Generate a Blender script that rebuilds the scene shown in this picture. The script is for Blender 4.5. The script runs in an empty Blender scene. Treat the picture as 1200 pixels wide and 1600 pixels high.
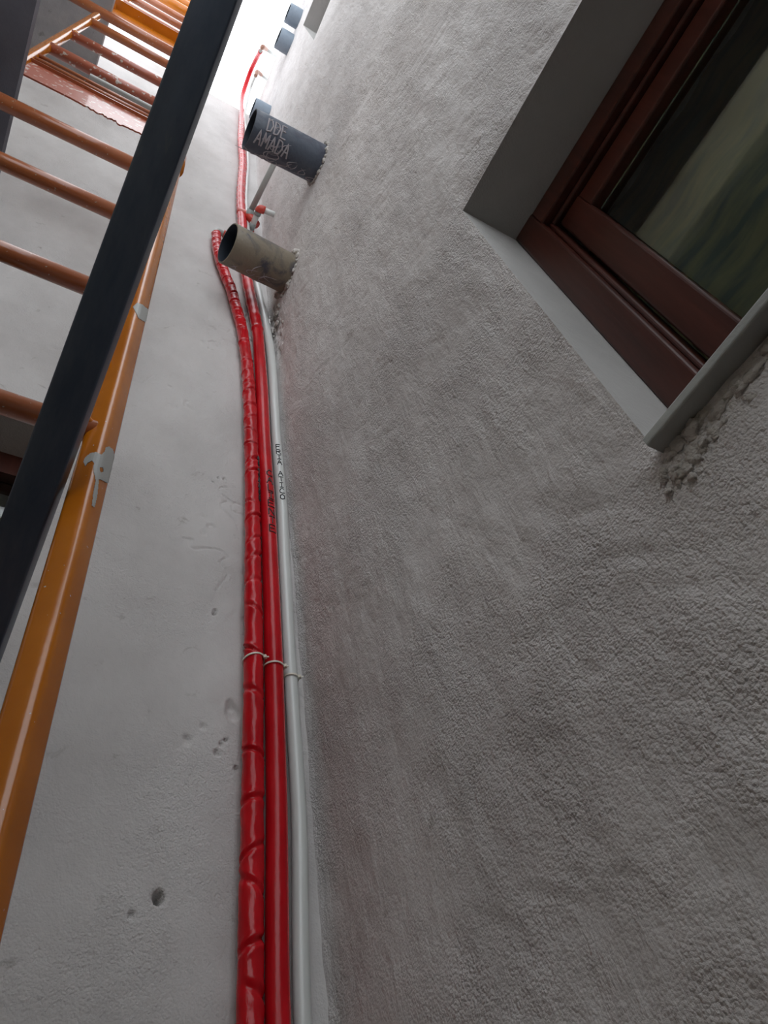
import bpy, math, random
import numpy as np
from mathutils import Vector, Matrix

random.seed(7)
scene = bpy.context.scene
COL = scene.collection

# ------------------------------------------------------------------ camera
# rows = camera right, camera down, camera forward, in world axes.
# World: wall_right is the plane x=0, wall_back the plane y=0, their corner is the z axis.
CX, CY = 0.42, 0.79
F_PX = 1150.0
RM = np.array([[0.8651664, -0.4770173, -0.1547309], [0.2947581, 0.7333303, -0.6126535], [0.4057151, 0.484439, 0.7750575]])
cam_data = bpy.data.cameras.new('camera')
cam = bpy.data.objects.new('camera', cam_data)
COL.objects.link(cam)
cam_data.sensor_fit = 'VERTICAL'
cam_data.sensor_height = 24.0
cam_data.lens = 24.0 * F_PX / 1600.0
cam_data.clip_start = 0.02
r0, r1, r2 = Vector(RM[0]), -Vector(RM[1]), -Vector(RM[2])
mw = Matrix(((r0.x, r1.x, r2.x, -CX), (r0.y, r1.y, r2.y, -CY), (r0.z, r1.z, r2.z, 0.0), (0, 0, 0, 1)))
cam.matrix_world = mw
scene.camera = cam

# ------------------------------------------------------------------ sky and exposure
SKY_STRENGTH = 2.65
LEFT_TOP = 3.72
FRONT_TOP = 0.9
world = bpy.data.worlds.new('overcast_sky')
scene.world = world
world.use_nodes = True
wn = world.node_tree
wn.nodes.clear()
bg = wn.nodes.new('ShaderNodeBackground')
out = wn.nodes.new('ShaderNodeOutputWorld')
bg.inputs[0].default_value = (0.90, 0.95, 1.0, 1)
bg.inputs[1].default_value = SKY_STRENGTH
wn.links.new(bg.outputs[0], out.inputs[0])
scene.view_settings.view_transform = 'Standard'
scene.view_settings.look = 'None'
scene.view_settings.exposure = 0.0
scene.view_settings.gamma = 1.0
scene.view_settings.use_curve_mapping = False

# ------------------------------------------------------------------ helpers
def measured(u, v):
    """direction of a measured sight line, world axes"""
    return RM.T @ np.array([(u - 600) / F_PX, (v - 800) / F_PX, 1.0])

def on_y(u, v, y=0.0):
    q = measured(u, v); t = (y + CY) / q[1]
    return Vector((-CX + t * q[0], y, t * q[2]))

def on_x(u, v, x=0.0):
    q = measured(u, v); t = (x + CX) / q[0]
    return Vector((x, -CY + t * q[1], t * q[2]))

def link(name, verts, faces, mat, parent=None, smooth=False):
    me = bpy.data.meshes.new(name)
    me.from_pydata([tuple(map(float, v)) for v in verts], [], [tuple(f) for f in faces])
    me.update()
    if smooth:
        me.polygons.foreach_set('use_smooth', [True] * len(me.polygons))
    o = bpy.data.objects.new(name, me)
    COL.objects.link(o)
    if mat: me.materials.append(mat)
    if parent:
        o.parent = parent
        o.location = -parent.location
    return o

def tag(o, label=None, cat=None, group=None, kind=None):
    if label: o['label'] = label
    if cat: o['category'] = cat
    if group: o['group'] = group
    if kind: o['kind'] = kind
    return o

def empty(name, loc, label, cat, group=None):
    o = bpy.data.objects.new(name, None)
    o.empty_display_size = 0.05
    COL.objects.link(o)
    o.location = loc
    return tag(o, label, cat, group)

class MB:
    def __init__(s): s.v = []; s.f = []
    def add(s, v, f):
        n = len(s.v); s.v += list(v); s.f += [tuple(i + n for i in q) for q in f]
    def box(s, a, b):
        x0, y0, z0 = a; x1, y1, z1 = b
        s.add([(x0,y0,z0),(x1,y0,z0),(x1,y1,z0),(x0,y1,z0),(x0,y0,z1),(x1,y0,z1),(x1,y1,z1),(x0,y1,z1)],
              [(0,3,2,1),(4,5,6,7),(0,1,5,4),(1,2,6,5),(2,3,7,6),(3,0,4,7)])
    def tube(s, pts, rad, n=16, cap=True, inner=None, prof=None):
        v, f = tube_geo(pts, rad, n, cap, prof)
        s.add(v, f)
    def build(s, name, mat, parent=None, smooth=False):
        return link(name, s.v, s.f, mat, parent, smooth)

def smooth_path(pts, step=0.01):
    """Catmull-Rom resample"""
    P = [np.array(p, float) for p in pts]
    P = [2 * P[0] - P[1]] + P + [2 * P[-1] - P[-2]]
    outp = []
    for i in range(1, len(P) - 2):
        p0, p1, p2, p3 = P[i-1], P[i], P[i+1], P[i+2]
        L = np.linalg.norm(p2 - p1)
        n = max(2, int(L / step))
        for k in range(n):
            t = k / n
            # finite-difference tangents scaled by chord length keep long segments calm
            m1 = (p2 - p0) / (np.linalg.norm(p2 - p1) + np.linalg.norm(p1 - p0)) * L
            m2 = (p3 - p1) / (np.linalg.norm(p3 - p2) + np.linalg.norm(p2 - p1)) * L
            h = ((2*t**3-3*t**2+1)*p1 + (t**3-2*t**2+t)*m1 + (-2*t**3+3*t**2)*p2 + (t**3-t**2)*m2)
            outp.append(h)
    outp.append(P[-2])
    return outp

def frames(pts, ref=None):
    P = [np.array(p, float) for p in pts]
    T = []
    for i in range(len(P)):
        a = P[max(0, i-1)]; b = P[min(len(P)-1, i+1)]
        t = b - a; T.append(t / (np.linalg.norm(t) + 1e-12))
    ref = np.array(ref if ref is not None else (0, -1, 0), float)
    if abs(T[0] @ ref) > 0.95: ref = np.array((1.0, 0, 0)) if abs(T[0][0]) < .9 else np.array((0, 0, 1.0))
    n = ref - T[0] * (ref @ T[0]); n /= np.linalg.norm(n)
    N = [n]
    for i in range(1, len(P)):
        n = N[-1] - T[i] * (N[-1] @ T[i]); n /= np.linalg.norm(n); N.append(n)
    B = [np.cross(t, n) for t, n in zip(T, N)]
    return P, T, N, B

def tube_geo(pts, rad, n=16, cap=True, prof=None):
    """rad: number, list, or function(arc, theta). theta=0 faces -y for upright tubes."""
    P, T, N, B = frames(pts)
    s = [0.0]
    for i in range(1, len(P)): s.append(s[-1] + np.linalg.norm(P[i] - P[i-1]))
    v = []; f = []
    for i in range(len(P)):
        for k in range(n):
            th = 2 * math.pi * k / n
            if callable(rad): r = rad(s[i], th)
            elif isinstance(rad, (list, tuple, np.ndarray)): r = rad[i]
            else: r = rad
            v.append(P[i] + N[i] * math.cos(th) * r + B[i] * math.sin(th) * r)
    for i in range(len(P) - 1):
        for k in range(n):
            a = i*n+k; b = i*n+(k+1) % n
            f.append((a, b, b+n, a+n))
    if cap:
        f.append(tuple(range(n-1, -1, -1)))
        f.append(tuple(range((len(P)-1)*n, len(P)*n)))
    return v, f

def rounded_profile(w, h, r, seg=4):
    pts = []
    for cx, cy, a0 in ((w/2-r, h/2-r, 0), (-w/2+r, h/2-r, 90), (-w/2+r, -h/2+r, 180), (w/2-r, -h/2+r, 270)):
        for k in range(seg+1):
            a = math.radians(a0 + 90*k/seg)
            pts.append((cx + r*math.cos(a), cy + r*math.sin(a)))
    return pts

def bar_geo(a, b, prof, up):
    """sweep closed profile from a to b; profile u along side, v along up"""
    a = np.array(a, float); b = np.array(b, float)
    t = b - a; t /= np.linalg.norm(t)
    up = np.array(up, float); up = up - t*(up@t); up /= np.linalg.norm(up)
    sd = np.cross(t, up)
    n = len(prof)
    v = [p + sd*u + up*w for p in (a, b) for u, w in prof]
    f = [(k, (k+1) % n, (k+1) % n + n, k+n) for k in range(n)]
    f = [q[::-1] for q in f]
    f += [tuple(range(n)), tuple(range(2*n-1, n-1, -1))]
    return v, f

# -- noise for plaster relief
_rs = np.random.RandomState(3)
_G = _rs.rand(256, 256)
def vnoise(x, y):
    xi = np.floor(x).astype(int); yi = np.floor(y).astype(int)
    fx = x - xi; fy = y - yi
    fx = fx*fx*(3-2*fx); fy = fy*fy*(3-2*fy)
    g = lambda i, j: _G[i % 256, j % 256]
    return (g(xi, yi)*(1-fx)*(1-fy) + g(xi+1, yi)*fx*(1-fy) + g(xi, yi+1)*(1-fx)*fy + g(xi+1, yi+1)*fx*fy) - .5
def fbm(x, y, octs=4, gain=.5):
    r = 0; a = 1
    for k in range(octs):
        r = r + a*vnoise(x*2**k + 17.3*k, y*2**k + 5.7*k); a *= gain
    return r

# ------------------------------------------------------------------ materials
def newmat(name):
    m = bpy.data.materials.new(name); m.use_nodes = True
    nt = m.node_tree; b = nt.nodes['Principled BSDF']
    return m, nt, b

def N_(nt, typ, **kw):
    n = nt.nodes.new(typ)
    for k, v in kw.items():
        if k in n.inputs: n.inputs[k].default_value = v
        else: setattr(n, k, v)
    return n

def coords(nt, scale=(1, 1, 1)):
    tc = nt.nodes.new('ShaderNodeTexCoord'); mp = nt.nodes.new('ShaderNodeMapping')
    mp.inputs['Scale'].default_value = scale
    nt.links.new(tc.outputs['Object'], mp.inputs['Vector'])
    return mp.outputs[0]

def ramp(nt, fac, stops):
    r = nt.nodes.new('ShaderNodeValToRGB')
    e = r.color_ramp.elements
    while len(e) > 1: e.remove(e[-1])
    e[0].position = stops[0][0]; e[0].color = (*stops[0][1], 1)
    for p, c in stops[1:]:
        x = e.new(p); x.color = (*c, 1)
    nt.links.new(fac, r.inputs[0])
    return r.outputs[0]

def noise(nt, vec, scale, detail=4, rough=.55, dist=0):
    n = N_(nt, 'ShaderNodeTexNoise', Scale=scale, Detail=detail, Roughness=rough, Distortion=dist)
    nt.links.new(vec, n.inputs['Vector'])
    return n.outputs['Fac']

def math_(nt, op, a, b):
    m = nt.nodes.new('ShaderNodeMath'); m.operation = op
    for i, x in enumerate((a, b)):
        if isinstance(x, (int, float)): m.inputs[i].default_value = x
        else: nt.links.new(x, m.inputs[i])
    return m.outputs[0]

def bump(nt, bsdf, height, dist, strength=1.0, prev=None):
    b = nt.nodes.new('ShaderNodeBump')
    b.inputs['Distance'].default_value = dist
    b.inputs['Strength'].default_value = strength
    nt.links.new(height, b.inputs['Height'])
    if prev: nt.links.new(prev, b.inputs['Normal'])
    nt.links.new(b.outputs[0], bsdf.inputs['Normal'])
    return b.outputs[0]

def plaster(name, c0, c1, grain=1.0, streak=(1, 1, 1), spots=True):
    m, nt, b = newmat(name)
    v = coords(nt); vs = coords(nt, streak)
    big = noise(nt, vs, 5.0, 6, .6)
    col = ramp(nt, big, [(.3, c0), (.62, c1)])
    if spots:
        sp = noise(nt, v, 26.0, 5, .65, .6)
        mask = ramp(nt, sp, [(.64, (0, 0, 0)), (.80, (1, 1, 1))])
        mix = nt.nodes.new('ShaderNodeMix'); mix.data_type = 'RGBA'
        nt.links.new(mask, mix.inputs['Factor'])
        nt.links.new(col, mix.inputs['A'])
        mix.inputs['B'].default_value = (c0[0]*.62, c0[1]*.60, c0[2]*.56, 1)
        col = mix.outputs['Result']
    nt.links.new(col, b.inputs['Base Color'])
    b.inputs['Roughness'].default_value = .75
    b.inputs['Specular IOR Level'].default_value = .35
    vo = N_(nt, 'ShaderNodeTexVoronoi', Scale=360.0); vo.feature = 'F1'; nt.links.new(v, vo.inputs['Vector'])
    g1 = math_(nt, 'SUBTRACT', 1.0, vo.outputs['Distance'])
    g2 = noise(nt, v, 150, 4, .6, 0)
    amount = ramp(nt, noise(nt, v, 4.0, 3, .6), [(.42, (.22,)*3), (.62, (1,)*3)])
    h = math_(nt, 'ADD', math_(nt, 'MULTIPLY', g1, .35), g2)
    h = math_(nt, 'MULTIPLY', h, amount)
    n1 = bump(nt, b, h, .0027*grain)
    st = noise(nt, coords(nt, (streak[0]*28, streak[1]*28, streak[2]*28)), 1.0, 5, .62, .3)
    bump(nt, b, st, .0045*grain, .7, n1)
    return m

M = {}
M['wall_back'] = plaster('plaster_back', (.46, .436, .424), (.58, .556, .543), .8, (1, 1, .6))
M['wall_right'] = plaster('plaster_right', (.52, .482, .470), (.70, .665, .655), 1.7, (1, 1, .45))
M['reveal'] = plaster('plaster_reveal', (.40, .385, .37), (.48, .465, .45), .5, (1, 1, 1), False)
M['mortar'] = plaster('mortar', (.36, .32, .29), (.58, .54, .51), 1.2)
M['concrete'] = plaster('concrete', (.20, .19, .20), (.33, .31, .31), .5)
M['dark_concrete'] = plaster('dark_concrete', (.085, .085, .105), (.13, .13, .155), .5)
M['far_wall'] = plaster('far_wall_paint', (.34, .31, .22), (.46, .42, .32), .6)

def simple(name, col, rough, metal=0, coat=0, spec=.5):
    m, nt, b = newmat(name)
    b.inputs['Base Color'].default_value = (*col, 1)
    b.inputs['Roughness'].default_value = rough
    b.inputs['Metallic'].default_value = metal
    b.inputs['Coat Weight'].default_value = coat
    b.inputs['Coat Roughness'].default_value = .06
    b.inputs['Specular IOR Level'].default_value = spec
    return m, nt, b

def speckled(name, col, col2, rough, coat, thresh=.70, spot=(.55, .5, .42), scale=180, bumpd=.0006):
    m, nt, b = simple(name, col, rough, 0, coat)
    v = coords(nt)
    c = ramp(nt, noise(nt, v, 9, 4), [(.35, col), (.65, col2)])
    mk = ramp(nt, noise(nt, v, scale, 2, .5), [(thresh, (0,)*3), (thresh+.025, (1,)*3)])
    mix = nt.nodes.new('ShaderNodeMix'); mix.data_type = 'RGBA'
    nt.links.new(mk, mix.inputs['Factor']); nt.links.new(c, mix.inputs['A'])
    mix.inputs['B'].default_value = (*spot, 1)
    nt.links.new(mix.outputs['Result'], b.inputs['Base Color'])
    bump(nt, b, noise(nt, v, 40, 3), bumpd)
    return m
M['orange'] = speckled('orange_enamel', (.44, .125, .004), (.54, .165, .008), .20, .15, .735)
M['rust'] = speckled('red_oxide_enamel', (.36, .10, .035), (.42, .13, .045), .3, .5, .70)
M['rust_spatter'] = speckled('spattered_red_oxide', (.36, .09, .05), (.42, .11, .06), .35, .4, .60, (.62, .52, .46), 60)
M['grey_paint'] = simple('grey_paint', (.42, .42, .40), .55)[0]

m, nt, b = simple('black_steel', (.02, .021, .024), .32, .55, .0)
v = coords(nt, (1, .25, .25))
nt.links.new(ramp(nt, noise(nt, v, 24, 6, .7), [(.35, (.075, .095, .135)), (.62, (.115, .135, .175)), (.78, (.20, .20, .20))]), b.inputs['Base Color'])
nt.links.new(ramp(nt, noise(nt, v, 15, 5, .6), [(.3, (.28,)*3), (.7, (.5,)*3)]), b.inputs['Roughness'])
bump(nt, b, noise(nt, v, 60, 3), .0006)
M['black'] = m

def red_mat(name, rough, bd):
    m, nt, b = simple(name, (.62, .012, .022), rough, 0, 0, .26)
    v = coords(nt, (1, 1, .35))
    nt.links.new(ramp(nt, noise(nt, v, 45, 4), [(.3, (.42, .004, .009)), (.7, (.56, .008, .015))]), b.inputs['Base Color'])
    bump(nt, b, noise(nt, v, 95, 3, .6), bd)
    b.inputs['Coat Roughness'].default_value = .12
    return m
M['red_wrap'] = red_mat('red_crinkled_sleeve', .19, .0010)
M['red_tube'] = red_mat('red_smooth_sleeve', .22, .0005)
M['white_pipe'] = simple('white_plastic_pipe', (.62, .64, .62), .32, 0, .2)[0]
M['grey_pipe'] = simple('grey_plastic_pipe', (.36, .36, .34), .4)[0]
M['teal_fitting'] = simple('grey_green_fitting', (.30, .34, .33), .45)[0]
M['copper'] = simple('brown_fitting', (.34, .17, .12), .4)[0]
M['red_fitting'] = simple('red_fitting', (.55, .06, .04), .4)[0]
M['tie'] = simple('ivory_nylon', (.72, .68, .58), .4)[0]
M['ink'] = simple('black_marker_ink', (.012, .012, .014), .5)[0]
M['dust'] = simple('pale_dust_writing', (.36, .33, .35), .85)[0]

def dirty_pipe(name, base, dark, pale, sc=(1, 1, 1)):
    m, nt, b = simple(name, base, .45)
    v = coords(nt, sc)
    c = ramp(nt, noise(nt, v, 13, 5, .6, .8), [(.36, dark), (.5, base), (.66, base), (.76, pale)])
    nt.links.new(c, b.inputs['Base Color'])
    nt.links.new(ramp(nt, noise(nt, v, 30, 4), [(.3, (.35,)*3), (.7, (.75,)*3)]), b.inputs['Roughness'])
    bump(nt, b, noise(nt, v, 70, 4), .0015)
    return m
M['olive'] = dirty_pipe('dusty_olive_pipe', (.20, .165, .12), (.055, .055, .07), (.34, .29, .24))
M['navy'] = dirty_pipe('dusty_navy_pipe', (.065, .078, .105), (.045, .05, .075), (.22, .20, .19))
M['slate'] = dirty_pipe('slate_blue_pipe', (.22, .27, .33), (.19, .235, .29), (.26, .30, .35))
M['pipe_inside'] = simple('dark_pipe_bore', (.022, .028, .04), .5)[0]

m, nt, b = simple('dark_red_wood', (.12, .035, .022), .33, 0, .0, .45)
v = coords(nt, (14, 14, 1.2))
nt.links.new(ramp(nt, noise(nt, v, 3.5, 6, .65, .5), [(.3, (.040, .010, .006)), (.7, (.085, .022, .014))]), b.inputs['Base Color'])
bump(nt, b, noise(nt, v, 9, 4), .0004)
M['wood'] = m
M['stone'] = plaster('sill_stone', (.28, .29, .28), (.40, .41, .39), .2, (1, 1, 1), False)
m, nt, b = newmat('window_glass')
b.inputs['Base Color'].default_value = (.80, .86, .82, 1)
b.inputs['Roughness'].default_value = .02
b.inputs['IOR'].default_value = 1.5
b.inputs['Transmission Weight'].default_value = 1.0
M['glass'] = m
m, nt, b = simple('olive_reflection_streaks', (.2, .2, .12), .9)
v = coords(nt, (1, 1, 1))
nt.links.new(ramp(nt, noise(nt, coords(nt, (1, 3, 14)), 3, 5), [(.35, (.10, .13, .10)), (.6, (.26, .24, .12))]), b.inputs['Base Color'])  # ochre and green streaks put the pane's reflection into the colour
M['reflection_curtain'] = m
M['dark'] = simple('dark_interior', (.05, .045, .04), .9)[0]

# ------------------------------------------------------------------ setting: walls of the light well
TOP = 5.08
FLOOR = -1.35
WY0, WY1, WZ0, WZ1 = -1.62, -.642, .463, 1.123      # near window opening in wall_right
W2Y1, W2Z0, W2Z1 = -.603, 3.70, 4.345               # window above it

def axis(lo, hi, dense, fine, coarse, musts):
    """graded coordinates: fine inside dense=(a,b)"""
    xs = set(musts) | {lo, hi, dense[0], dense[1]}
    a = dense[0]
    xs |= set(np.round(np.arange(dense[0], dense[1], fine), 5))
    x = dense[1]
    st = fine
    while x < hi: xs.add(round(x, 5)); st = min(st*1.15, coarse); x += st
    x = dense[0]; st = fine
    while x > lo: xs.add(round(x, 5)); st = min(st*1.15, coarse); x -= st
    xs = sorted(xs)
    res = [xs[0]]
    for x in xs[1:]:
        if x - res[-1] > fine*.45: res.append(x)
        elif x in musts: res[-1] = x
    return np.array(res)

def grid_wall(name, us, vs, height, to3d, holes, mat, flip):
    U, V = np.meshgrid(us, vs, indexing='ij')
    P = to3d(U, V, height(U, V)).reshape(-1, 3)
    nu, nv = len(us), len(vs)
    I, J = np.meshgrid(np.arange(nu-1), np.arange(nv-1), indexing='ij')
    cu = (us[:-1] + us[1:])[I]/2; cv = (vs[:-1] + vs[1:])[J]/2
    keep = np.ones(I.shape, bool)
    for (a, b, c, d) in holes: keep &= ~((cu > a) & (cu < b) & (cv > c) & (cv < d))
    I, J = I[keep], J[keep]
    q = np.stack([I*nv+J, (I+1)*nv+J, (I+1)*nv+J+1, I*nv+J+1], 1)
    if flip: q = q[:, ::-1]
    return P, q

def finish_wall(name, P, q, extra, mat):
    v = [tuple(p) for p in P.tolist()]; f = [tuple(x) for x in q.tolist()]
    n = len(v)
    ev, ef = extra
    v += ev; f += [tuple(i+n for i in t) for t in ef]
    o = link(name, v, f, mat, None, True)
    return tag(o, kind='structure')

# pits and chips in the plaster of wall_back: (x, z, radius, depth)
PITS = [(-.190, .391, .0052, .022), (-.217, .371, .003, .005), (-.139, .826, .003, .008), (-.137, .834, .002, .006),
        (-.108, .647, .010, .006), (-.112, .66, .006, .004), (-.13, .578, .004, .005), (-.125, .592, .003, .004),
        (-.15, .615, .004, .003), (-.118, .60, .0025, .006), (-.104, .56, .003, .006), (-.17, .59, .006, .003),
        (-.20, .455, .008, .0015), (-.19, .40, .012, .001), (-.128, 1.19, .004, .004), (-.14, 1.188, .003, .004), (-.15, 1.17, .003, .003)]

def back_h(X, Z):
    h = .0035*fbm(X*5+3, Z*3.2+1, 3) + .0016*fbm(X*24+9, Z*17, 3, .6)
    # long trowel cuts
    a = vnoise(X*10+Z*4, Z*22-X*14); h += .0007*np.abs(a)
    r = fbm(X*13+40, Z*11+7, 3); h -= .0022*np.exp(-(r/.022)**2)*(vnoise(X*7, Z*5) > .08)
    for (x, z, rad, dp) in PITS:
        h -= dp*np.exp(-(((X-x)**2 + ((Z-z)/1.3)**2)/rad**2)**2)
    # plaster thickens into the corner
    h += .004*np.exp(-((X)/.012)**2)*(1 + .35*np.sin(Z*9)+.5*vnoise(X*0, Z*30))
    edge = np.clip((2.0 - Z)/.2, .25, 1)
    m = np.clip((X+.085)/.03, 0, 1)*np.clip((Z-1.70)/.1, 0, 1)*np.clip((2.12-Z)/.04, 0, 1)
    n = fbm(X*70, Z*45, 3, .6)
    return h*edge + m*(.004*n - .010*np.clip(n-.12, 0, 1)*3)

def right_h(Y, Z):
    h = .006*fbm(Y*3+5, Z*1.8+2, 3) + .0022*fbm(Y*20+1, Z*13+30, 4, .6)
    a = fbm(Y*16-Z*6, Z*9+Y*5+11, 3, .6); h += .0016*np.abs(a)
    s = vnoise((Y*.8+Z*.6)*22, (Z*.8-Y*.6)*110); h -= .0013*np.clip(s-.22, 0, 1)*4*(vnoise(Y*6+8, Z*5) > .05)
    h += .004*np.exp(-((Y)/.010)**2)*(1 + .6*vnoise(Y*0, Z*26))
    m = np.clip((Y+.075)/.03, 0, 1)*np.clip((Z-1.70)/.1, 0, 1)*np.clip((2.12-Z)/.04, 0, 1)
    n = fbm(Y*70+9, Z*45, 3, .6); h += m*(.006*n - .012*np.clip(n-.12, 0, 1)*3)
    # calm around the window edge so that the arris stays crisp
    dy = np.maximum(np.maximum(WY0-Y, Y-WY1), 0); dz = np.maximum(np.maximum(WZ0-Z, Z-WZ1), 0)
    d = np.sqrt(dy**2+dz**2); h *= np.clip(d/.012, 0, 1)
    dy = np.maximum(Y-W2Y1, 0); dz = np.maximum(np.maximum(W2Z0-Z, Z-W2Z1), 0)
    h *= np.clip(np.sqrt(dy**2+dz**2)/.02, 0, 1)
    return h

# wall_back (y = 0); small window opening at the left
BX1, BZ1 = -.412, 1.172
us = axis(-1.6, 0.0, (-.46, 0.0), .0024, .03, [BX1])
vs = axis(FLOOR, TOP, (.18, 2.15), .0026, .035, [BZ1, .42])
P, q = grid_wall('wall_back', us, vs, back_h, lambda U, V, h: np.stack([U, -h, V], -1), [(-1.05, BX1, .42, BZ1)], None, False)
# note: hole left edge falls on the coarse grid
hx = us[np.argmin(abs(us + 1.05))]
T = .12
mb = MB()
mb.box((-1.6, .30, FLOOR), (.4, .36, TOP))                       # rear skin
mb.add([(-1.6, 0, TOP), (.4, 0, TOP), (.4, .36, TOP), (-1.6, .36, TOP)], [(0, 1, 2, 3)])
mb.add([(BX1, 0, .42), (BX1, 0, BZ1), (BX1, .30, BZ1), (BX1, .30, .42)], [(0, 1, 2, 3)])
mb.add([(hx-.02, 0, BZ1), (BX1, 0, BZ1), (BX1, .30, BZ1), (hx-.02, .30, BZ1)], [(3, 2, 1, 0)])
mb.add([(hx-.02, 0, .42), (BX1, 0, .42), (BX1, .30, .42), (hx-.02, .30, .42)], [(0, 1, 2, 3)])
finish_wall('wall_back', P, q, (mb.v, mb.f), M['wall_back'])

us = axis(-2.0, 0.0, (-1.0, 0.0), .0045, .03, [WY0, WY1, W2Y1])
vs = axis(FLOOR, TOP, (.15, 2.2), .0045, .03, [WZ0, WZ1, W2Z0, W2Z1])
P, q = grid_wall('wall_right', us, vs, right_h, lambda U, V, h: np.stack([-h, U, V], -1),
                 [(WY0, WY1, WZ0, WZ1), (-1.45, W2Y1, W2Z0, W2Z1)], None, True)
mb = MB()
mb.box((.50, -2.0, FLOOR), (.56, 0, TOP))
mb.add([(0, -2.0, TOP), (.56, -2.0, TOP), (.56, 0, TOP), (0, 0, TOP)], [(0, 1, 2, 3)])
mb.add([(0, -2.0, FLOOR), (.56, -2.0, FLOOR), (.56, -2.0, TOP), (0, -2.0, TOP)], [(0, 1, 2, 3)])
mb.add([(0, 0, FLOOR), (.56, 0, FLOOR), (.56, 0, TOP), (0, 0, TOP)], [(0, 1, 2, 3)])
finish_wall('wall_right', P, q, (mb.v, mb.f), M['wall_right'])

mb = MB(); mb.box((-1.75, -2.0, FLOOR), (-1.6, .36, LEFT_TOP))
tag(mb.build('wall_left', M['far_wall']), kind='structure')
mb = MB(); mb.box((-1.75, -2.1, FLOOR), (.56, -2.0, FRONT_TOP))
tag(mb.build('wall_front', M['far_wall']), kind='structure')
mb = MB(); mb.box((-1.75, -2.1, FLOOR-.1), (.56, .36, FLOOR))
tag(mb.build('floor', M['concrete']), kind='structure')

# landing slabs of the storeys at the left of the well
def slab(x1, z, thick, label, y0, mat='concrete'):
    mb = MB(); mb.box((-1.598, y0, z), (x1, -.004, z+thick))
    o = mb.build('landing_slab', M[mat])
    return tag(o, label, 'slab', None, 'structure')
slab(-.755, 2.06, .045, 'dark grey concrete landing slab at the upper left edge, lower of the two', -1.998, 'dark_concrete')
slab(-.765, 3.72, .06, 'brownish grey concrete landing slab behind the upper ladder', -1.998)

# ------------------------------------------------------------------ windows
FW = .045
def window_right(idx, y1, z0, z1, y0, depth, detail=True):
    root = bpy.data.objects.new('window_%d' % idx, None); COL.objects.link(root)
    root.location = (depth, (y0+y1)/2, z0); tag(root, kind='structure')
    # plastered reveals (open box, 4 sides)
    mb = MB(); e = .0
    D = .30
    mb.add([(0, y1, z0), (0, y1, z1), (D, y1, z1), (D, y1, z0)], [(3, 2, 1, 0)])
    mb.add([(0, y0, z0), (0, y0, z1), (D, y0, z1), (D, y0, z0)], [(0, 1, 2, 3)])
    mb.add([(0, y0, z1), (0, y1, z1), (D, y1, z1), (D, y0, z1)], [(0, 1, 2, 3)])
    mb.add([(0, y0, z0), (0, y1, z0), (D, y1, z0), (D, y0, z0)], [(3, 2, 1, 0)])
    mb.build('window_reveal', M['reveal'], root)
    def rect_frame(name, a, b, w, x0, x1, mat, parent, rr=.004):
        """frame ring in the y-z plane between rectangle a..b (y0,z0,y1,z1)"""
        (ya, za), (yb, zb) = a, b
        mb = MB()
        for (p, q_, prof) in (((yb-w/2), None, 'v'), ((ya+w/2), None, 'v')):
            prf = rounded_profile(x1-x0, w, rr, 3)
            v_, f_ = bar_geo(((x0+x1)/2, p, za), ((x0+x1)/2, p, zb), prf, (0, 1, 0)); mb.add(v_, f_)
        for p in (za+w/2, zb-w/2):
            prf = rounded_profile(x1-x0, w, rr, 3)
            v_, f_ = bar_geo(((x0+x1)/2, ya+w, p), ((x0+x1)/2, yb-w, p), prf, (0, 0, 1)); mb.add(v_, f_)
        return mb.build(name, mat, parent)
    x = depth
    fr = rect_frame('window_frame', (y0, z0), (y1, z1), FW, x, x+.05, M['wood'], root)
    # rebate step and bead
    mb = MB()
    yb = y1-FW; zb = z1-FW; za = z0+FW; ya = y0+FW
    if detail:
        rect_frame('window_frame_bead', (ya-.001, za-.001), (yb+.001, zb+.001), .008, x+.014, x+.046, M['wood'], root)
    cs = rect_frame('casement', (ya+.014, za+.014), (yb-.012, zb-.012), .046, x+.022, x+.058, M['wood'], root)
    mb = MB(); mb.box((x+.038, ya+.06, za+.06), (x+.044, yb-.06, zb-.06))
    mb.build('pane', M['glass'], root)
    # sheet with the glass reflection painted in its streaks, and dark room beyond
    v_ = []; f_ = []
    n = 60
    for k in range(n+1):
        yy = y0 + (y1-y0)*k/n; xx = x+.12+.003*math.sin(k*.9)
        v_ += [(xx, yy, z0), (xx, yy, z1)]
    for k in range(n): f_.append((2*k, 2*k+1, 2*k+3, 2*k+2))
    c = link('reflection_curtain', v_, f_, M['reflection_curtain'], root, True)
    sm = c.modifiers.new('thickness', 'SOLIDIFY'); sm.thickness = .002
    return root

w1 = window_right(1, WY1, WZ0, WZ1, WY0, .10)
w2 = window_right(2, W2Y1, W2Z0, W2Z1, -1.45, .10, False)

# stone sill of the near window
mb = MB()
prf = rounded_profile(.125, .011, .0025, 3)
v_, f_ = bar_geo((.0425, WY0-.02, WZ0-.0075), (.0425, WY1-.004, WZ0-.0075), prf, (0, 0, 1))
mb.add(v_, f_)
o = mb.build('window_sill', M['stone'])
tag(o, kind='structure')
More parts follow.
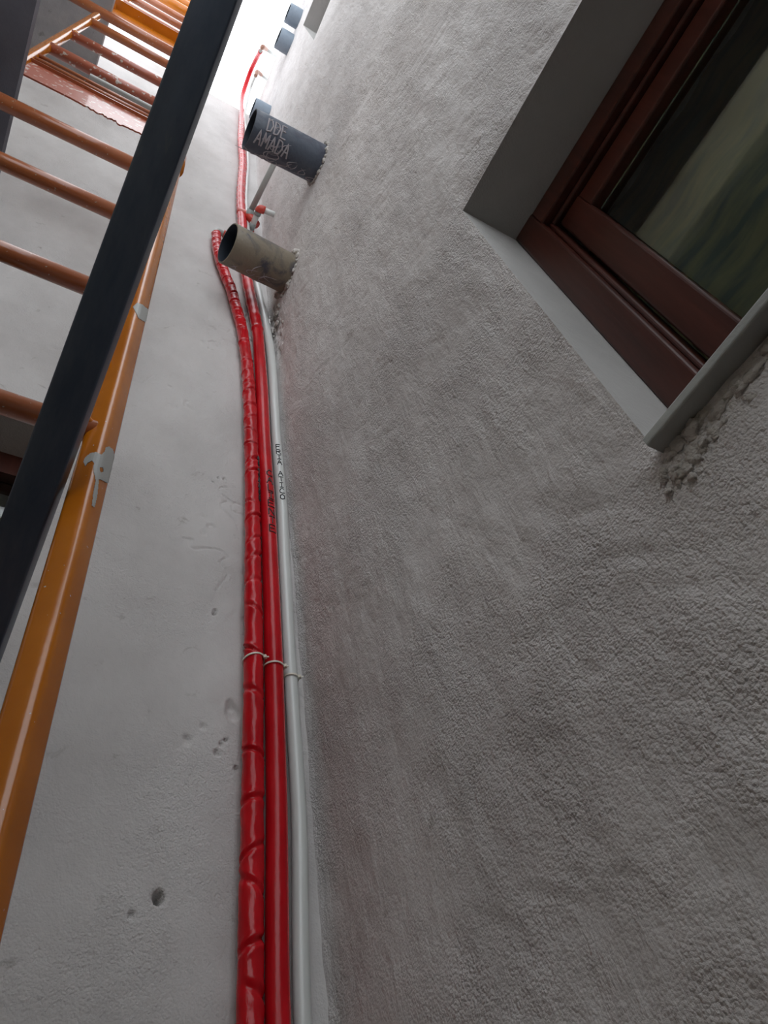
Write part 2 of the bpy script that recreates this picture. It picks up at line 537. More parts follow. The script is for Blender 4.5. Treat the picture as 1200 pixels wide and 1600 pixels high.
# ragged mortar bed below the sill
def lump_mesh(center, radii, seed, amp=.35, nu=20, nv=14):
    rs = np.random.RandomState(seed); ph = rs.rand(6)*6
    v = []; f = []
    for i in range(nv+1):
        th = math.pi*i/nv
        for k in range(nu):
            p = 2*math.pi*k/nu
            d = np.array((math.sin(th)*math.cos(p), math.sin(th)*math.sin(p), math.cos(th)))
            r = 1+amp*(math.sin(3*d[0]*2+ph[0])*math.sin(4*d[1]+ph[1])+.5*math.sin(9*d[2]+ph[2]+5*d[0])+.4*math.sin(11*d[1]+ph[3]+7*d[2]))
            v.append(np.array(center)+d*np.array(radii)*r)
    for i in range(nv):
        for k in range(nu):
            a = i*nu+k; b = i*nu+(k+1) % nu
            f.append((a, a+nu, b+nu, b))
    return v, f
mb = MB()
rs = np.random.RandomState(11)
yy = WY1-.008
k = 0
while yy > -1.2:
    s = rs.uniform(.006, .014)
    v_, f_ = lump_mesh((.0, yy, WZ0-.017-rs.uniform(0, .012)), (rs.uniform(.002, .006), s, rs.uniform(.004, .009)), k, .3, 14, 9)
    mb.add(v_, f_); yy -= s*rs.uniform(.9, 1.7); k += 1
yy = WY1+.002
while yy > -1.2:
    s = rs.uniform(.004, .012)
    v_, f_ = lump_mesh((.0015, yy, WZ0-.034-rs.uniform(0, .012)), (rs.uniform(.002, .005), s, rs.uniform(.004, .010)), k, .35, 14, 9)
    if rs.rand() < .7: mb.add(v_, f_)
    yy -= s*rs.uniform(1.0, 1.9); k += 1
for j in range(10):
    s = rs.uniform(.0025, .005)
    v_, f_ = lump_mesh((-.001, WY1+rs.uniform(-.012, .012), WZ0-.022-rs.uniform(0, .035)), (.003, s, s), 50+j, .3, 12, 8)
    mb.add(v_, f_)
tag(mb.build('mortar_bed', M['mortar'], None, True), kind='structure')

# window in wall_back at the far left, mostly behind the ladder
root3 = bpy.data.objects.new('window_3', None); COL.objects.link(root3); tag(root3, kind='structure')
root3.location = (-.75, .10, .42)
mb = MB()
for a_, b_ in (((-1.06, .42), (-1.0, BZ1)), ((BX1-.05, .42), (BX1, BZ1)), ((-1.0, BZ1-.055), (BX1-.05, BZ1)), ((-1.0, .42), (BX1-.05, .475))):
    mb.box((a_[0], .08, a_[1]), (b_[0], .13, b_[1]))
mb.build('window_frame', M['wood'], root3)
mb = MB(); mb.box((-1.0, .10, .475), (BX1-.05, .106, BZ1-.055)); mb.build('pane', M['glass'], root3)

# ------------------------------------------------------------------ pipes in the corner
def px_path(spec):
    return [np.array(p) for p in spec]

def make_tube(name, pts, rad, mat, parent=None, n=20, smooth=True, cap=True):
    mb = MB(); mb.tube(pts, rad, n, cap)
    return mb.build(name, mat, parent, smooth)

def radius_by_z(table):
    zs = [t[0] for t in table]; rr = [t[1] for t in table]
    return lambda z: float(np.interp(z, zs, rr))

def bend_path(pts):
    return smooth_path(pts, .004)

YP = -.021
# P1: left red pipe in crinkled sleeve ---------------------------------
p1_px = [(390.5, 1600), (394, 1300), (394.5, 1240), (396, 1020), (395, 900), (395, 850), (394, 760), (392.5, 700), (389.5, 620), (386, 572), (378, 515), (370, 485), (360, 450), (350, 425), (344, 408), (339, 388), (337.5, 366)]
p1 = [on_y(u, v, YP) for u, v in p1_px]
p1 = [Vector((p1[0].x-.002, YP, FLOOR+.002))] + [Vector((p1[0].x-.001, YP, 0))] + p1
path1 = smooth_path(p1, .0022)
rz1 = radius_by_z([(-1.35, .0136), (.27, .0136), (.75, .0142), (1.0, .0140), (1.5, .0148), (1.85, .0142), (2.1, .0152), (2.5, .0155)])
fold_px = [1560, 1478, 1385, 1338, 1255, 1180, 1085, 1022, 960, 912, 872, 848, 812, 790, 741, 722, 700, 682, 660, 640, 618, 592, 575, 558, 530, 512, 497, 484, 472, 460, 450, 441, 432, 424, 416, 409, 402, 395, 388, 382, 376, 371]
rs = np.random.RandomState(5)
folds = []
s_acc = [0.0]
for i in range(1, len(path1)): s_acc.append(s_acc[-1]+float(np.linalg.norm(np.array(path1[i])-np.array(path1[i-1]))))
zz = np.array([p[2] for p in path1])
for i, y in enumerate(fold_px):
    z = on_y(395 if y > 600 else 360, y, YP).z
    s = float(np.interp(z, zz, s_acc))
    folds.append((s, rs.uniform(.0018, .0044), rs.uniform(-.9, .9), rs.uniform(-.009, .011), rs.uniform(.0022, .0045)))
def rad1(s, th):
    z = np.interp(s, s_acc, zz); r = rz1(z)
    d = 0
    for (sk, dep, th0, slope, w) in folds:
        if abs(s-sk) > .04: continue
        a = math.atan2(math.sin(th-th0), math.cos(th-th0))
        c = s-sk-slope*a
        win = max(0, math.cos(a*.62))**1.5 if abs(a) < 2.5 else 0
        d -= dep*math.exp(-(c/w)**2)*win
        d += .45*dep*math.exp(-((c-w*2.0)/(w*1.3))**2)*win + .35*dep*math.exp(-((c+w*2.2)/(w*1.6))**2)*win
    d += .0005*math.sin(3*th+s*40)*math.sin(s*95)
    return r+d
t1 = empty('hot_water_pipe', (p1[0].x, YP, FLOOR), 'red wrinkled-sleeve pipe in the corner, leftmost, bending left to the lower stub pipe', 'pipe')
make_tube('insulation_sleeve', path1, rad1, M['red_wrap'], t1, 30)
e = on_y(337, 362, YP)
mb = MB(); mb.tube(smooth_path([e+Vector((0, 0, -.05)), e+Vector((0, 0, -.004)), e+Vector((.006, 0, .012)), e+Vector((.02, 0, .016)), e+Vector((.036, 0, .016))], .004), .0105, 14)
mb.build('elbow', M['grey_pipe'], t1, True)
mb = MB(); mb.tube([e+Vector((.026, 0, .016)), e+Vector((.042, 0, .016))], .0135, 14)
mb.build('tape_band', M['red_fitting'], t1, True)
mb = MB(); mb.tube([e+Vector((.03, 0, .016)), Vector((.0, YP, e.z+.016))], .0085, 14)
mb.build('bare_pipe', M['grey_pipe'], t1, True)

# P2: smooth red pipe, rises to the top and over the wall ----------------
p2_low = [(434.5, 1600), (432.5, 1300), (432, 1240), (427, 1020), (421, 850), (418, 790), (412, 688), (409.5, 620), (406.5, 573), (402, 515), (396, 485), (389.5, 455), (384.5, 428), (381, 395), (378.5, 350), (376.3, 320), (376.3, 300), (378, 275), (379.5, 255), (378, 235), (376.5, 215), (377.5, 190), (376.5, 168)]
p2 = [on_y(u, v, YP) for u, v in p2_low]
p2 = [Vector((p2[0].x-.001, YP, FLOOR+.002)), Vector((p2[0].x, YP, 0))] + p2
# above the wall top it leans out of the corner towards the roof edge
lean = [((379, 150), -.092), ((384.5, 131), -.092), ((392, 110), -.092), ((401, 91), -.09), ((407, 80), -.09)]
top2 = []
for (u, v), X in lean: top2.append(on_x(u, v, X))
p2u = p2[:-1] + [Vector((p2[-1].x, YP-.01, p2[-1].z-.15))] + top2
path2 = smooth_path(p2u, .006)
rz2 = radius_by_z([(-1.35, .0130), (.27, .0130), (.75, .0142), (1.0, .0142), (1.5, .0150), (1.9, .0156), (2.3, .0170), (3.7, .0185), (4.8, .0155), (5.0, .0130), (5.6, .0115)])
zz2 = None
def make_p2():
    P = path2; rr = []
    for i, p in enumerate(P):
        r = rz2(p[2]); 
        # sleeve joint above the cable tie region
        if p[2] > 1.92 and p[2] < 4.5: r *= 1+.03*math.sin(p[2]*55)+.02*math.sin(p[2]*131)
        if abs(p[2]-1.90) < .006: r *= 1.10
        rr.append(r)
    return rr
t2 = empty('hot_water_pipe', (p2[0].x, YP, FLOOR), 'red smooth-sleeve pipe, the middle one, rising past the stub pipes to the roof edge', 'pipe')
make_tube('insulation_sleeve', path2, make_p2(), M['red_tube'], t2, 22)
a = top2[-1]; c = on_x(410.5, 73, -.088); w = on_x(431, 88, .02)
rt = Vector((.06, c.y, c.z))
mb = MB(); mb.tube(smooth_path([a-(c-a)*.3, a, a+(c-a)*.75, c+(w-c)*.10], .006), .0085, 12)
mb.build('bare_pipe', M['grey_pipe'], t2, True)
mb = MB(); mb.tube(smooth_path([a+(c-a)*.6, c, c+(w-c)*.25], .006), .0125, 12)
mb.build('elbow', M['copper'], t2, True)
mb = MB(); mb.tube([c+(w-c)*.2, w], .009, 12)
mb.build('outlet_pipe', M['grey_pipe'], t2, True)

# P3: white cold water pipe -------------------------------------------
YW = -.016
p3_px = [(473, 1600), (468, 1300), (465.5, 1240), (452, 1020), (443, 850), (440.5, 790), (432, 688), (429, 640), (425, 573), (422, 545), (416, 510), (408.5, 475), (401.5, 445), (395.5, 420), (390, 385), (385.5, 345), (384, 310), (385, 285), (387, 255), (386, 230), (384, 205), (384, 180)]
p3 = [on_y(u, v, YW) for u, v in p3_px]
for i, (u, v) in enumerate(p3_px):
    if p3[i].x > -.0125 : p3[i].x = -.0125
p3 = [Vector((p3[0].x, YW, FLOOR+.002)), Vector((p3[0].x, YW, 0))] + p3
top3 = [on_x(u, v, -.072) for u, v in [(386, 158), (391, 139), (396, 126), (400, 117)]]
path3 = smooth_path(p3[:-1] + [Vector((-.068, YW-.006, p3[-1].z-.1))] + top3, .006)
rz3 = radius_by_z([(-1.35, .0095), (.27, .0095), (.76, .0103), (1.4, .011), (1.8, .0118), (2.1, .0105), (2.6, .0085), (5.6, .0072)])
t3 = empty('cold_water_pipe', (p3[0].x, YW, FLOOR), 'white plastic pipe lettered in black beside the red pipes, nearest the corner', 'pipe')
make_tube('plastic_pipe', path3, [rz3(p[2]) for p in path3], M['white_pipe'], t3, 18)
a = Vector(path3[-1]); c = on_x(402, 112, -.070); w = on_x(419, 126, .015)
mb = MB(); mb.tube(smooth_path([a-(c-a)*.3, a, c, c+(w-c)*.35], .005), .011, 12)
mb.build('elbow', M['copper'], t3, True)
mb = MB(); mb.tube([c+(w-c)*.25, w], .0075, 12)
mb.build('outlet_pipe', M['grey_pipe'], t3, True)

# ---- marker lettering, drawn as pen strokes on the pipe surface
GL = {
 'F': [[(0,0),(0,1)], [(0,1),(1,1)], [(0,.52),(.75,.52)]],
 'R': [[(0,0),(0,1),(.8,.95),(.85,.6),(0,.5)], [(.35,.5),(1,0)]],
 'I': [[(.5,0),(.5,1)], [(.1,1),(.9,1)], [(.1,0),(.9,0)]],
 'A': [[(0,0),(.45,1),(1,0)], [(.2,.38),(.82,.38)]],
 'T': [[(.5,0),(.5,1)], [(0,1),(1,1)]],
 'C': [[(.95,.9),(.4,1),(.05,.6),(.1,.2),(.5,0),(1,.1)]],
 'O': [[(.5,1),(.1,.8),(.05,.3),(.45,0),(.9,.2),(.95,.75),(.5,1)]],
 'L': [[(.1,1),(.1,0),(.9,0)]],
 'E': [[(.9,1),(0,1),(0,0),(1,0)], [(0,.52),(.75,.52)]],
 'N': [[(0,0),(0,1),(.9,0),(.9,1)]],
 'D': [[(0,0),(0,1),(.7,.9),(1,.5),(.7,.08),(0,0)]],
 'M': [[(0,0),(.08,1),(.5,.35),(.92,1),(1,0)]],
 'J': [[(.2,1),(1,1)], [(.65,1),(.65,.2),(.4,0),(.05,.15)]],
 '~': [[(0,.1),(.4,.9),(.7,.3),(1,1)], [(.1,.8),(.8,.1)]],
 '8': [[(.5,.5),(.1,.75),(.5,1),(.9,.75),(.5,.5),(.05,.25),(.5,0),(.95,.25),(.5,.5)], [(0,.5),(1,.4)]],
}
def stroke_tube(mb, pts, r):
    mb.tube(pts, r, 6)
def letters_on_pipe(name, path, rfun, word, zt, zb, th_c, width, parent, stroke=.0009, squash=.78):
    """letters upright, one below another, on the side th_c of an upright pipe"""
    P, T, Nn, B = frames(path)
    Z = np.array([p[2] for p in P])
    n = len(word); step = (zt-zb)/n
    for i, ch in enumerate(word):
        if ch == ' ': continue
        mb = MB()
        z1 = zt-step*i; z0 = z1-step*squash
        for st in GL[ch]:
            pts = []
            dense = []
            for j in range(len(st)-1):
                for t in np.linspace(0, 1, 6)[(0 if j == 0 else 1):]:
                    dense.append((st[j][0]*(1-t)+st[j+1][0]*t, st[j][1]*(1-t)+st[j+1][1]*t))
            for (u, w_) in dense:
                z = z0+(z1-z0)*w_
                idx = int(np.argmin(abs(Z-z)))
                c = P[idx]; r = rfun(idx, z)+.0002
                th = (u-.5)*width/r
                # theta measured from -y towards +x
                a = th_c+th
                pts.append((c[0]+math.sin(a)*r, c[1]-math.cos(a)*r, z))
            stroke_tube(mb, pts, stroke)
        mb.build(name, M['ink'], parent)
zA = lambda y, u=430: on_y(u, y, YP-.01).z
letters_on_pipe('letter', path3, lambda i, z: rz3(z), 'FRIA ATICO', zA(690), zA(775), -.25, .0095, t3, .0010)
letters_on_pipe('letter', path2, lambda i, z: rz2(z), 'CALIENTE', zA(737, 418), zA(835, 420), .10, .0125, t2, .0012)
def r1s(i, z): return rz1(z)+.0006
letters_on_pipe('letter', path1, r1s, '~8~8~~88', zA(712, 400), zA(782, 400), .75, .0075, t1, .0010, .95)

# ---- cable ties
def cable_tie(path, rz, z, dz, head_th, label, tail=.006, extra=.0016):
    P = [np.array(p) for p in path]; i = int(np.argmin([abs(p[2]-z) for p in P])); c = P[i]; r = rz(z)+extra
    t = empty('cable_tie', (c[0], c[1], z), label, 'cable tie', 'cable ties at waist height of the corner pipes')
    ring = []
    for k in range(41):
        a = 2*math.pi*k/40+head_th
        ring.append((c[0]+math.sin(a)*r, c[1]-math.cos(a)*r, z+dz*math.cos(a-head_th)))
    v_ = []; f_ = []
    for k, (x, y, zz_) in enumerate(ring):
        a = 2*math.pi*k/40+head_th; nx, ny = math.sin(a), -math.cos(a)
        for (o_, h_) in ((-.0004, -.0014), (.0006, -.0014), (.0006, .0014), (-.0004, .0014)):
            v_.append((x+nx*o_, y+ny*o_, zz_+h_))
    for k in range(40):
        for j in range(4):
            f_.append((k*4+j, k*4+(j+1) % 4, (k+1)*4+(j+1) % 4, (k+1)*4+j))
    link('strap', v_, f_, M['tie'], t)
    hx_, hy_ = c[0]+math.sin(head_th)*(r+.0015), c[1]-math.cos(head_th)*(r+.0015)
    hz = z+dz
    prf = rounded_profile(.0048, .0052, .001, 3)
    v_, f_ = bar_geo((hx_-math.cos(head_th)*.0025, hy_-math.sin(head_th)*.0025, hz), (hx_+math.cos(head_th)*.0025, hy_+math.sin(head_th)*.0025, hz), prf, (0, 0, 1))
    link('lock_head', v_, f_, M['tie'], t)
    tx = (hx_+math.sin(head_th+.6)*tail, hy_-math.cos(head_th+.6)*tail, hz+tail*.3)
    v_, f_ = bar_geo((hx_, hy_, hz), tx, rounded_profile(.001, .0024, .0004, 2), (0, 0, 1))
    link('tail', v_, f_, M['tie'], t)
zt_ = on_y(430, 1034, YP-.012).z
cable_tie(path1, rz1, zt_+.004, .003, .95, 'ivory nylon cable tie around the wrinkled left red pipe')
cable_tie(path2, rz2, zt_-.002, .000, .95, 'ivory nylon cable tie around the smooth middle red pipe', .005)
cable_tie(path3, rz3, zt_-.010, .000, .9, 'ivory nylon cable tie around the white pipe by the corner', .006)

# ---- branches above the lower stub pipe
b1 = empty('branch_pipe', on_y(382, 352, -.03), 'straight grey plastic branch pipe rising from the red pipe to behind the upper stub pipe', 'pipe')
A_ = Vector((-.072, -.035, 2.86)); B_ = on_x(428, 256, -.055)
q_ = measured(428, 256); t_ = 2.88/q_[2]; B_ = Vector((-CX+t_*q_[0], -CY+t_*q_[1], 2.88))
C_ = B_+(B_-A_)*.38
mb = MB(); mb.tube([A_, C_], .0105, 14); mb.build('straight_pipe', M['grey_pipe'], b1, True)
mb = MB(); mb.tube(smooth_path([C_-(C_-A_)*.08, C_, C_+Vector((.02, -.012, 0)), Vector((.02, C_.y-.012, C_.z))], .006), .0125, 12); mb.build('elbow', M['grey_pipe'], b1, True)
mb = MB(); mb.tube([A_+Vector((0, .02, -.006)), A_+(B_-A_)*.12], .015, 14); mb.build('coupling', M['teal_fitting'], b1, True)
mb = MB(); mb.tube([A_+Vector((-.03, .012, .035)), A_+Vector((.0, .0, .0)), A_+Vector((.03, .004, -.05))], .0165, 14); mb.build('tape_band', M['red_fitting'], b1, True)

zb_ = 2.80
def on_z(u, v, z):
    q_ = measured(u, v); t_ = z/q_[2]; return Vector((-CX+t_*q_[0], -CY+t_*q_[1], z))
S_ = on_z(390, 362, zb_); E_ = on_z(406, 326, zb_); W_ = on_z(429, 335, zb_)
b2 = empty('branch_pipe', S_, 'short white and red elbowed branch pipe entering the right wall above the lower stub pipe', 'pipe')
mb = MB(); mb.tube([S_, S_+(E_-S_)*.95], .0105, 14); mb.build('straight_pipe', M['white_pipe'], b2, True)
mb = MB(); mb.tube([E_, Vector((.02, W_.y, zb_))], .0105, 14); mb.build('wall_pipe', M['white_pipe'], b2, True)
mb = MB(); mb.tube([S_+(E_-S_)*.72, S_+(E_-S_)*.9], .0125, 14); mb.build('coupling', M['teal_fitting'], b2, True)
mb = MB(); mb.tube([S_+(E_-S_)*.12, S_+(E_-S_)*.36], .0125, 14); mb.build('coupling', M['teal_fitting'], b2, True)
mb = MB(); mb.tube(smooth_path([S_+(E_-S_)*.88, E_+(S_-E_)*.03, E_+(W_-E_)*.08, E_+(W_-E_)*.32], .005), .0145, 14); mb.build('elbow', M['red_fitting'], b2, True)
mb = MB(); mb.tube([S_-(E_-S_)*.12+Vector((-.012, 0, .01)), S_+(E_-S_)*.14], .017, 14); mb.build('tape_band', M['red_fitting'], b2, True)

# ------------------------------------------------------------------ stub pipes sticking out of wall_right
def stub(rooty, rootz, endx, endy, endz, r, mat, label, wall=.004, group=None):
    t = empty('stub_pipe', (0, rooty, rootz), label, 'pipe', group)
    a = np.array((.03, rooty, rootz)); b_ = np.array((endx, endy, endz))
    P, T, Nn, B = frames([a, b_], (0, 0, 1))
    n = 40; v = []; f = []
    rings = [(a, r), (a*.66+b_*.34, r), (a*.33+b_*.67, r), (b_+(a-b_)*.005, r), (b_, r-.0008)]
    for c, rr in rings:
        for k in range(n):
            th = 2*math.pi*k/n; v.append(c+Nn[0]*math.cos(th)*rr+B[0]*math.sin(th)*rr)
    for i in range(len(rings)-1):
        for k in range(n):
            x_, y_ = i*n+k, i*n+(k+1) % n; f.append((x_, y_, y_+n, x_+n))
    # rim
    for k in range(n):
        th = 2*math.pi*k/n; v.append(b_+Nn[0]*math.cos(th)*(r-wall)+B[0]*math.sin(th)*(r-wall))
    m_ = len(rings)-1
    for k in range(n):
        x_, y_ = m_*n+k, m_*n+(k+1) % n; f.append((x_, y_, y_+n, x_+n))
    link('pipe_shell', v, f, mat, t, True)
    v = []; f = []
    for c in (b_, a):
        for k in range(n):
            th = 2*math.pi*k/n; v.append(c+Nn[0]*math.cos(th)*(r-wall)+B[0]*math.sin(th)*(r-wall))
    for k in range(n): x_, y_ = k, (k+1) % n; f.append((x_, x_+n, y_+n, y_))
    f.append(tuple(range(n, 2*n)))
    link('pipe_bore', v, f, M['pipe_inside'], t, True)
    return t, a, b_, Nn[0], B[0]

def arc_text(S, r, lines, th0, s0, lw, lh, gap, stroke, mat, row=1.3):
    """writing along the pipe from the open end to the wall; each letter a part"""
    t, a, b_, n0, b0 = S
    ax = (a-b_)/np.linalg.norm(a-b_)
    for li, word in enumerate(lines):
        for i, ch in enumerate(word):
            if ch == ' ': continue
            mb = MB()
            for st in GL[ch]:
                pts = []
                for j in range(len(st)-1):
                    for tt in np.linspace(0, 1, 6)[(0 if j == 0 else 1):]:
                        u = st[j][0]*(1-tt)+st[j+1][0]*tt; w_ = st[j][1]*(1-tt)+st[j+1][1]*tt
                        s = s0+i*(lw+gap)+u*lw
                        th = th0-(li*row+(1-w_))*lh/r
                        pts.append(b_+ax*s+(n0*math.cos(th)+b0*math.sin(th))*(r+.0004))
                stroke_tube(mb, pts, stroke)
            mb.build('letter', mat, t)

def scratches(S, r, n, mat, seed, s_rng, th_rng, L, stroke, name='dry_smear'):
    t, a, b_, n0, b0 = S
    ax = (a-b_)/np.linalg.norm(a-b_); rs = np.random.RandomState(seed)
    for k in range(n):
        s = rs.uniform(*s_rng); th = rs.uniform(*th_rng); cv = rs.uniform(-.03, .03); dl = rs.uniform(.4, 1)*L
        pts = []
        for q in np.linspace(-1, 1, 12):
            thq = th+q*dl/r*.5; sq = s+cv*q*q+.006*q
            pts.append(b_+ax*sq+(n0*math.cos(thq)+b0*math.sin(thq))*(r+.0002))
        mb = MB(); mb.tube(pts, [stroke*(1-.7*abs(q)) for q in np.linspace(-1, 1, 12)], 6)
        mb.build(name, mat, t)

GS = 'stub pipes sticking out of the right wall'
s1 = stub(-.133, 2.105, -.192, -.155, 2.062, .057, M['olive'], 'dusty olive stub pipe with an open dark end, lowest one on the right wall', .004, GS)
s2 = stub(-.392, 2.385, -.222, -.390, 2.367, .057, M['navy'], 'dark navy stub pipe with pale scrawled writing, second from below on the right wall', .004, GS)
s3 = stub(-.160, 4.30, -.082, -.160, 4.30, .052, M['slate'], 'short slate blue stub pipe partly hidden behind the navy one', .004, GS)
s4 = stub(-.480, 4.58, -.070, -.482, 4.58, .053, M['slate'], 'short slate blue stub pipe against the sky, lower of the top pair', .004, GS)
s5 = stub(-.602, 4.64, -.066, -.602, 4.64, .049, M['slate'], 'short slate blue stub pipe against the sky, topmost of all five', .004, GS)
R_ = math.radians
arc_text(s2, .057, [' DDE', 'AMADA'], R_(246), .016, .0155, .040, .0055, .0023, M['dust'], 1.12)
scratches(s2, .057, 16, M['dust'], 4, (.01, .11), (R_(95), R_(150)), .035, .0018)
scratches(s2, .057, 8, M['dust'], 14, (.02, .10), (R_(150), R_(250)), .03, .0015)
scratches(s2, .057, 7, M['dust'], 6, (.12, .21), (R_(105), R_(170)), .03, .0016)
scratches(s1, .057, 12, M['dust'], 9, (.03, .12), (R_(110), R_(170)), .035, .0013)

# mortar collars, broken plaster at the pipe roots
def collar(cy, cz, r, seed, n=22, amp=.012, span=(0, 2*math.pi)):
    rs = np.random.RandomState(seed); mb = MB()
    for k in range(n):
        th = span[0]+(span[1]-span[0])*(k+rs.rand()*.7)/n
        rr = r+rs.uniform(-.001, amp*.6); s = rs.uniform(.004, amp)
        v_, f_ = lump_mesh((-.001, cy+math.sin(th)*rr, cz+math.cos(th)*rr*1.0), (s*rs.uniform(.4, .9), s, s), seed*100+k, .25, 12, 8)
        mb.add(v_, f_)
    return tag(mb.build('mortar_collar', M['mortar'], None, True), kind='structure')
collar(-.133, 2.105, .060, 3, 30, .014)
collar(-.392, 2.385, .059, 4, 26, .010)
# rubble of broken plaster in the corner under the lowest stub pipe
rs = np.random.RandomState(21); mb = MB()
for k in range(14):
    z = rs.uniform(1.9, 2.05); s = rs.uniform(.003, .008)
    v_, f_ = lump_mesh((rs.uniform(-.004, .001), rs.uniform(-.070, -.006), z), (s*.6, s, s*1.5), 900+k, .3, 12, 8)
    mb.add(v_, f_)
tag(mb.build('broken_plaster', M['mortar'], None, True), kind='structure')

# ------------------------------------------------------------------ orange ladder flights
YL = -.30
XR, XL = -.384, -.782
def post(parent, x, y, z0, z1, w, ang, mat, r=.009, name='stile'):
    prf = rounded_profile(w, w, r, 5)
    a_ = math.radians(ang)
    v_, f_ = bar_geo((x, y, z0), (x, y, z1), prf, (math.sin(a_), math.cos(a_), 0))
    return link(name, v_, f_, mat, parent, False)
def rung(parent, x0, x1, y, z, r, mat, n=18):
    mb = MB(); mb.tube([(x0, y, z), (x1, y, z)], r, n)
    return mb.build('rung', mat, parent, True)
def weld(parent, x, y, z, r, mat):
    v_, f_ = lump_mesh((x, y, z), (r, r, r*.8), int(z*977) % 1000, .07, 14, 9)
    return link('weld', v_, f_, mat, parent, True)

def shade_auto(o):
    o.data.polygons.foreach_set('use_smooth', [True]*len(o.data.polygons))
    try: o.data.set_sharp_from_angle(angle=math.radians(35))
    except Exception: pass

l1 = empty('ladder', ((XL+XR)/2, YL, FLOOR), 'orange enamelled steel ladder flight nearest the viewer, its right stile spotted with paint', 'ladder', 'orange steel ladder flights')
stile1 = post(l1, XR, YL, FLOOR+.002, 2.03, .0305, 42, M['orange'])
shade_auto(stile1)
shade_auto(post(l1, XL-.03, YL, FLOOR+.002, 2.05, .034, 28, M['orange']))
for z, r in ((-1.05, .0135), (-.70, .0135), (-.34, .0135), (-.02, .0135), (.30, .0135), (.745, .0135), (1.112, .0145), (1.468, .0150), (1.815, .0165)):
    rung(l1, XL-.03, XR-.006, YL, z, r, M['rust'])
    if z > .6: weld(l1, XR-.020, YL-.008, z+.002, .0085, M['orange'])
weld(l1, XR-.020, YL-.008, .905, .006, M['orange'])
mb = MB(); mb.tube([(XR, YL, 1.95), (XR, YL, 2.06)], .0245, 24); mb.build('collar', M['orange'], l1, True)

# paint splashes on the stile: thin dried films wrapped over its faces
from mathutils.bvhtree import BVHTree
_me = stile1.data
BV = BVHTree.FromPolygons([tuple(v.co) for v in _me.vertices], [tuple(p.vertices) for p in _me.polygons])
def inside(poly, x, y):
    c = False; n = len(poly); j = n-1
    for i in range(n):
        xi, yi = poly[i]; xj, yj = poly[j]
        if (yi > y) != (yj > y) and x < (xj-xi)*(y-yi)/(yj-yi)+xi: c = not c
        j = i
    return c
def splash(name, outline, holes, parent, stp=.9):
    xs = [p[0] for p in outline]; ys = [p[1] for p in outline]
    idx = {}; v = []; nr = []; f = []
    C = Vector((-CX, -CY, 0))
    def vert(i, j):
        if (i, j) in idx: return idx[(i, j)]
        q = Vector(measured(min(xs)+i*stp, min(ys)+j*stp)).normalized()
        h, n, _, _ = BV.ray_cast(C, q)
        if h is None: idx[(i, j)] = None; return None
        if n.dot(q) > 0: n = -n
        v.append(h+n*.0005); nr.append(n); idx[(i, j)] = len(v)-1
        return idx[(i, j)]
    for i in range(int((max(xs)-min(xs))/stp)+1):
        for j in range(int((max(ys)-min(ys))/stp)+1):
            x, y = min(xs)+(i+.5)*stp, min(ys)+(j+.5)*stp
            if not inside(outline, x, y) or any(inside(h, x, y) for h in holes): continue
            q = [vert(i, j), vert(i+1, j), vert(i+1, j+1), vert(i, j+1)]
            if None in q: continue
            f.append(tuple(q[::-1]))
    o = link(name, v, f, M['grey_paint'], parent)
    sm = o.modifiers.new('film', 'SOLIDIFY'); sm.thickness = .0004; sm.offset = 0
    return tag(o, 'pale grey dried paint')
spl = [(133, 716), (141, 709), (150, 707), (158, 711), (163, 706), (165, 699), (170, 698), (176, 703), (180, 720), (184, 735), (179, 754), (168, 755), (160, 751), (154, 749), (153, 757), (151, 775), (147, 793), (143, 790), (145, 772), (149, 752), (148, 745), (146, 736), (147, 724), (144, 720), (137, 724), (134, 729), (131, 722)]
splash('paint_splash', spl, [[(155, 731), (160, 730), (161, 737), (156, 739)]], l1)
splash('paint_splash', [(208, 480), (214, 474), (222, 476), (231, 484), (240, 486), (236, 508), (224, 502), (216, 497)], [], l1)

l2 = empty('ladder', ((XL+XR)/2, YL, 2.18), 'rust red ladder flight between the two concrete landings, seen steeply from below', 'ladder', 'orange steel ladder flights')
shade_auto(post(l2, XR+.006, YL, 2.11, 3.70, .028, 42, M['orange']))
shade_auto(post(l2, XL, YL, 2.181, 3.46, .026, 20, M['orange']))
# bottom cross plate with spattered lower edge
def ragged_plate(parent, x0, x1, y, z0, z1, th, seed, mat, name='cross_plate', amp=.006):
    rs = np.random.RandomState(seed); n = 90; v = []; f = []
    for k in range(n+1):
        x = x0+(x1-x0)*k/n
        t = k/n; rag = amp*max(0, math.sin(math.pi*min(1, max(0, (t-.35)/.5))))*(rs.rand()*.9+.2*math.sin(k*.9))
        v += [(x, y-th/2, z0-rag), (x, y+th/2, z0-rag), (x, y+th/2, z1), (x, y-th/2, z1)]
    for k in range(n):
        for j in range(4): f.append((4*k+j, 4*k+(j+1) % 4, 4*k+4+(j+1) % 4, 4*k+4+j))
    f += [(3, 2, 1, 0), (4*n, 4*n+1, 4*n+2, 4*n+3)]
    return link(name, v, [q[::-1] for q in f], mat, parent)
ragged_plate(l2, XL-.005, XR, YL, 2.108, 2.262, .004, 8, M['rust_spatter'], amp=.02)
mb = MB(); mb.box((XL-.005, YL-.010, 2.262), (XR, YL-.001, 2.266)); mb.build('angle_flange', M['rust'], l2)
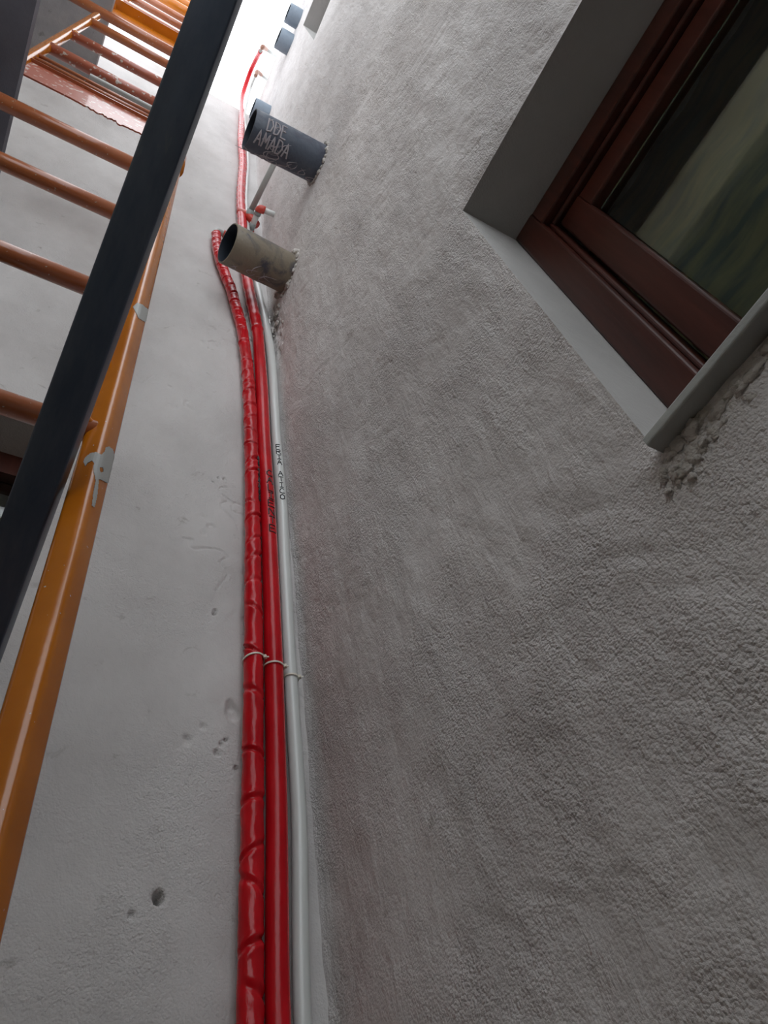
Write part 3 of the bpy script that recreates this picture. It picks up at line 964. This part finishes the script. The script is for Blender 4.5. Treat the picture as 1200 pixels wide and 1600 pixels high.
for (dy, z, r, mt) in ((-.004, 2.305, .0055, 'rust'), (-.004, 2.355, .0055, 'rust')):
    mb = MB(); mb.tube([(XL+.01, YL+dy, z), (XR, YL+dy, z)], r, 12); mb.build('grating_bar', M[mt], l2, True)
mb = MB(); v_, f_ = bar_geo((XL+.13, YL-.002, 2.425), (XR, YL-.002, 2.425), rounded_profile(.016, .016, .005, 3), (0, 0, 1)); mb.add(v_, f_)
mb.build('grating_tube', M['grey_paint'], l2)
for z, r, mt in ((2.53, .0165, 'rust_spatter'), (2.87, .0150, 'rust_spatter'), (3.27, .0155, 'rust'), (3.60, .019, 'rust')):
    rung(l2, XL+.006 if z < 3.5 else -.93, XR, YL, z, r, M[mt]); weld(l2, XL+.018, YL-.006, z, .012, M['orange'])

l3 = empty('ladder', ((XL+XR)/2, YL, 3.86), 'topmost orange ladder flight at the upper frame edge against the sky', 'ladder', 'orange steel ladder flights')
shade_auto(post(l3, XR+.004, YL, 3.78, 6.2, .028, 42, M['orange']))
shade_auto(post(l3, XL+.006, YL, 3.861, 6.2, .026, 20, M['orange']))
mb = MB(); mb.box((XL, YL-.002, 3.70), (XR, YL+.003, 3.90)); mb.build('cross_plate', M['orange'], l3)
mb = MB(); mb.box((XL, YL-.04, 3.90), (XR, YL, 3.904)); mb.build('angle_flange', M['orange'], l3)
for z, r, mt in ((4.02, .013, 'grey_paint'), (4.19, .0165, 'rust'), (4.52, .017, 'rust'), (4.85, .017, 'rust'), (5.25, .03, 'orange'), (5.6, .03, 'orange'), (5.95, .02, 'orange')):  # first, grey one is a highlight line modelled as a pale rung
    rung(l3, XL+.006, XR, YL, z, r, M[mt])

# ------------------------------------------------------------------ black steel bar in front of the ladder
pa = np.array((-.4165, -.731, .890)); pb = np.array((-.4295, -.20, .562))
d_ = (pb-pa)/np.linalg.norm(pb-pa)
A2 = pa-d_*((pa[1]+1.995)/d_[1])
B2 = pb+d_*((-.012-pb[1])/d_[1])
prf = rounded_profile(.040, .026, .0025, 3)
v_, f_ = bar_geo(A2, B2, prf, (math.sin(math.radians(12)), 0, 1))
o = link('steel_bar', v_, f_, M['black'])
shade_auto(o)
tag(o, 'long black steel box bar crossing in front of the orange ladder', 'bar')
